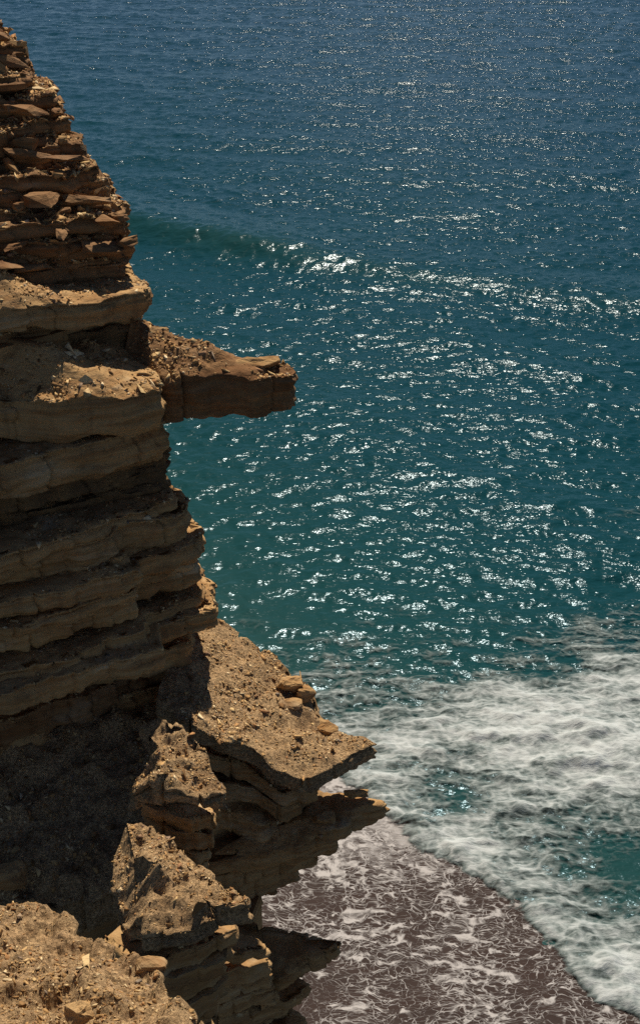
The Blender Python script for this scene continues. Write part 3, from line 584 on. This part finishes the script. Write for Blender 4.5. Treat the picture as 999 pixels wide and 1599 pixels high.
for parent, p, nv, sz in allst:
    n = len(sz); M = poses(nv, rs); kk = rs.randint(len(LIB), size=n); sc3 = sz[:, None] * np.stack([np.ones(n), rs.uniform(.7, 1.1, n), rs.uniform(.7, 1.3, n)], 1)
    pc = p + nv * sz[:, None] * 0.02; T = M * sc3[:, None, :]; big_ = sz / np.linalg.norm(p - camp, axis=1) >= cut; tint = rs.rand(n)
    for i in np.nonzero(big_)[0]:
        m4 = np.eye(4); m4[:3, :3] = T[i]; m4[:3, 3] = pc[i]
        o = bpy.data.objects.new('stone', LIB[kk[i]]); col.objects.link(o); o.parent = parent; o.matrix_world = Matrix(m4.tolist())
    L_ = joined.setdefault(parent.name, [parent, [], [], [], 0])
    for k in range(len(LIB)):
        sel = np.nonzero((kk == k) & ~big_)[0]
        if not len(sel): continue
        v, f = LIBV[k]; VV = np.einsum('nij,vj->nvi', T[sel], v) + pc[sel][:, None, :]
        L_[1].append(VV.reshape(-1, 3)); L_[2].append((f[None] + (np.arange(len(sel)) * len(v))[:, None, None]).reshape(-1, 3) + L_[4]); L_[4] += len(sel) * len(v); L_[3].append(np.repeat(tint[sel], len(v)))
for nm, (parent, vs, fs, ts, _) in joined.items():
    me = mesh_np('rubble', np.concatenate(vs), np.concatenate(fs), smooth=False); fattr(me, 'tint', np.concatenate(ts)); obj('rubble', me, STONEJ, parent, kind='stuff')

# ------------------------------------------------------------------ weathered blocks that make up the upper beds
def block_mesh(seed):
    rs = np.random.RandomState(seed); bm = bmesh.new()
    for _ in range(15):
        v = rs.uniform(-1, 1, 3); m = np.abs(v).max(); v = v / m * rs.uniform(.7, 1.05); bm.verts.new(v * 0.5)
    bmesh.ops.convex_hull(bm, input=bm.verts); bmesh.ops.delete(bm, geom=[v for v in bm.verts if not v.link_faces], context='VERTS')
    bmesh.ops.triangulate(bm, faces=bm.faces); bmesh.ops.subdivide_edges(bm, edges=bm.edges[:], cuts=3, use_grid_fill=True)
    P = np.array([v.co[:] for v in bm.verts])
    q = fbm(P[:, 0] * 2.2 + seed * 3.3, P[:, 1] * 2.2, P[:, 2] * 4.0, 4) * 0.16 + 0.10 * np.abs(fbm(P[:, 0] * 5 + seed, P[:, 1] * 5, P[:, 2] * 9, 3))
    P = P * (1 + q[:, None])
    for v, p in zip(bm.verts, P): v.co = p
    me = bpy.data.meshes.new('rock_block'); bm.to_mesh(me); bm.free(); me.materials.append(ROCKD); return me
BLK = [block_mesh(500 + i) for i in range(16)]
rsb = np.random.RandomState(5)
for (Cn, dl, thick) in BLOCKROWS:
    f = 0.15; lim = (Cn[0] + 12.5) if Cn[0] > -9 else 3.0
    while f < lim:
        ln = 0.25 + 1.1 * rsb.rand() ** 2; th_ = thick * rsb.uniform(0.35, 1.0); dp = rsb.uniform(0.35, 0.8)
        if rsb.rand() < 0.45:
            p = Cn[:2] + dl * (f + ln / 2) + np.array([-dl[1], dl[0]]) * -1 * rsb.uniform(-0.45, 0.10)
            o = bpy.data.objects.new('rock_block', BLK[rsb.randint(16)]); col.objects.link(o); o.parent = cliff
            zt = Cn[2] - thick * 0.5 + float(warp(p[0], p[1])) + rsb.normal(0, .12)
            o.location = (p[0], p[1], zt); o.rotation_euler = (rsb.normal(0, .14), rsb.normal(0, .14), math.atan2(dl[1], dl[0]) + rsb.normal(0, .5) + (math.pi if rsb.rand() < .5 else 0)); o.scale = (ln * 1.15, dp, th_ * 1.1)
        f += ln * rsb.uniform(0.8, 1.0)

# ------------------------------------------------------------------ boulders lying loose
def boulder_mesh(seed, dims, n=26):
    rs = np.random.RandomState(seed); bm = bmesh.new()
    for _ in range(n):
        v = rs.uniform(-1, 1, 3); m = np.abs(v).max(); v = v / m * rs.uniform(.82, 1); bm.verts.new(v * np.array(dims) / 2)
    bmesh.ops.convex_hull(bm, input=bm.verts); bmesh.ops.delete(bm, geom=[v for v in bm.verts if not v.link_faces], context='VERTS')
    bmesh.ops.bevel(bm, geom=bm.edges[:], offset=min(dims) * 0.06, segments=1, affect='EDGES')
    bmesh.ops.triangulate(bm, faces=bm.faces); bmesh.ops.subdivide_edges(bm, edges=bm.edges[:], cuts=2, use_grid_fill=True)
    for v in bm.verts:
        c = v.co * (2.2 / max(dims)) * 1.6
        q = float(fbm(np.array([c.x + seed]), np.array([c.y]), np.array([c.z * 2.5]), 4)[0]); v.co += v.co.normalized() * q * 0.085 * max(dims)
    me = bpy.data.meshes.new('boulder'); bm.to_mesh(me); bm.free(); return me
def boulder(px, row, y, dims, rz, tilt, label, seed, name='boulder', cat='boulder'):
    o = obj(name, boulder_mesh(seed, dims), ROCK, label=label, category=cat, group='loose rocks on the ledges')
    o.location = W(px, row, y); o.rotation_euler = (R(tilt), R(tilt * 0.6), R(rz)); return o
boulder(403, 566, 31.1, (1.25, 0.8, 0.34), 8, 0, 'flat dark block lying on top of the jutting slab', 1)
boulder(452, 1066, 29.3, (0.75, 0.6, 0.42), 20, 14, 'big block at the seaward edge of the widest ledge', 2)
boulder(478, 1086, 29.0, (0.5, 0.45, 0.45), 50, 10, 'upright block beside the biggest block on the widest ledge', 3)
boulder(455, 1100, 28.6, (0.7, 0.5, 0.22), 5, 5, 'flat stone below the blocks at the seaward edge', 4)
boulder(505, 1136, 28.3, (0.8, 0.5, 0.26), -15, 10, 'wedge-shaped block near the long point of the widest ledge', 5)
boulder(508, 1278, 26.2, (0.6, 0.42, 0.26), 15, 4, 'small sunlit block perched on the dark shadowed ledge', 6)
boulder(555, 1238, 27.1, (0.7, 0.35, 0.2), 0, 3, 'low sunlit rock at the back of the dark ledge', 7)
boulder(245, 520, 31.5, (0.7, 0.45, 0.2), 10, 12, 'flat lit stone above the root of the jutting slab', 8)
boulder(130, 595, 30.0, (0.35, 0.3, 0.22), 40, 10, 'pale stone on the upper rubble mound', 9)
boulder(14, 1365, 22.9, (0.9, 0.7, 0.6), 10, 8, 'rounded dark boulder in the shaded scree at the left edge', 10)
boulder(245, 1352, 20.9, (0.4, 0.32, 0.25), 30, 6, 'dark stone half sunk in the lower sunlit ledge', 11)
boulder(125, 1582, 10.0, (0.32, 0.26, 0.18), 30, 8, 'smooth tan stone at the bottom edge of the near slope', 12)
boulder(235, 1505, 11.7, (0.42, 0.3, 0.2), 10, 12, 'block at the crumbling lip of the near slope', 13)
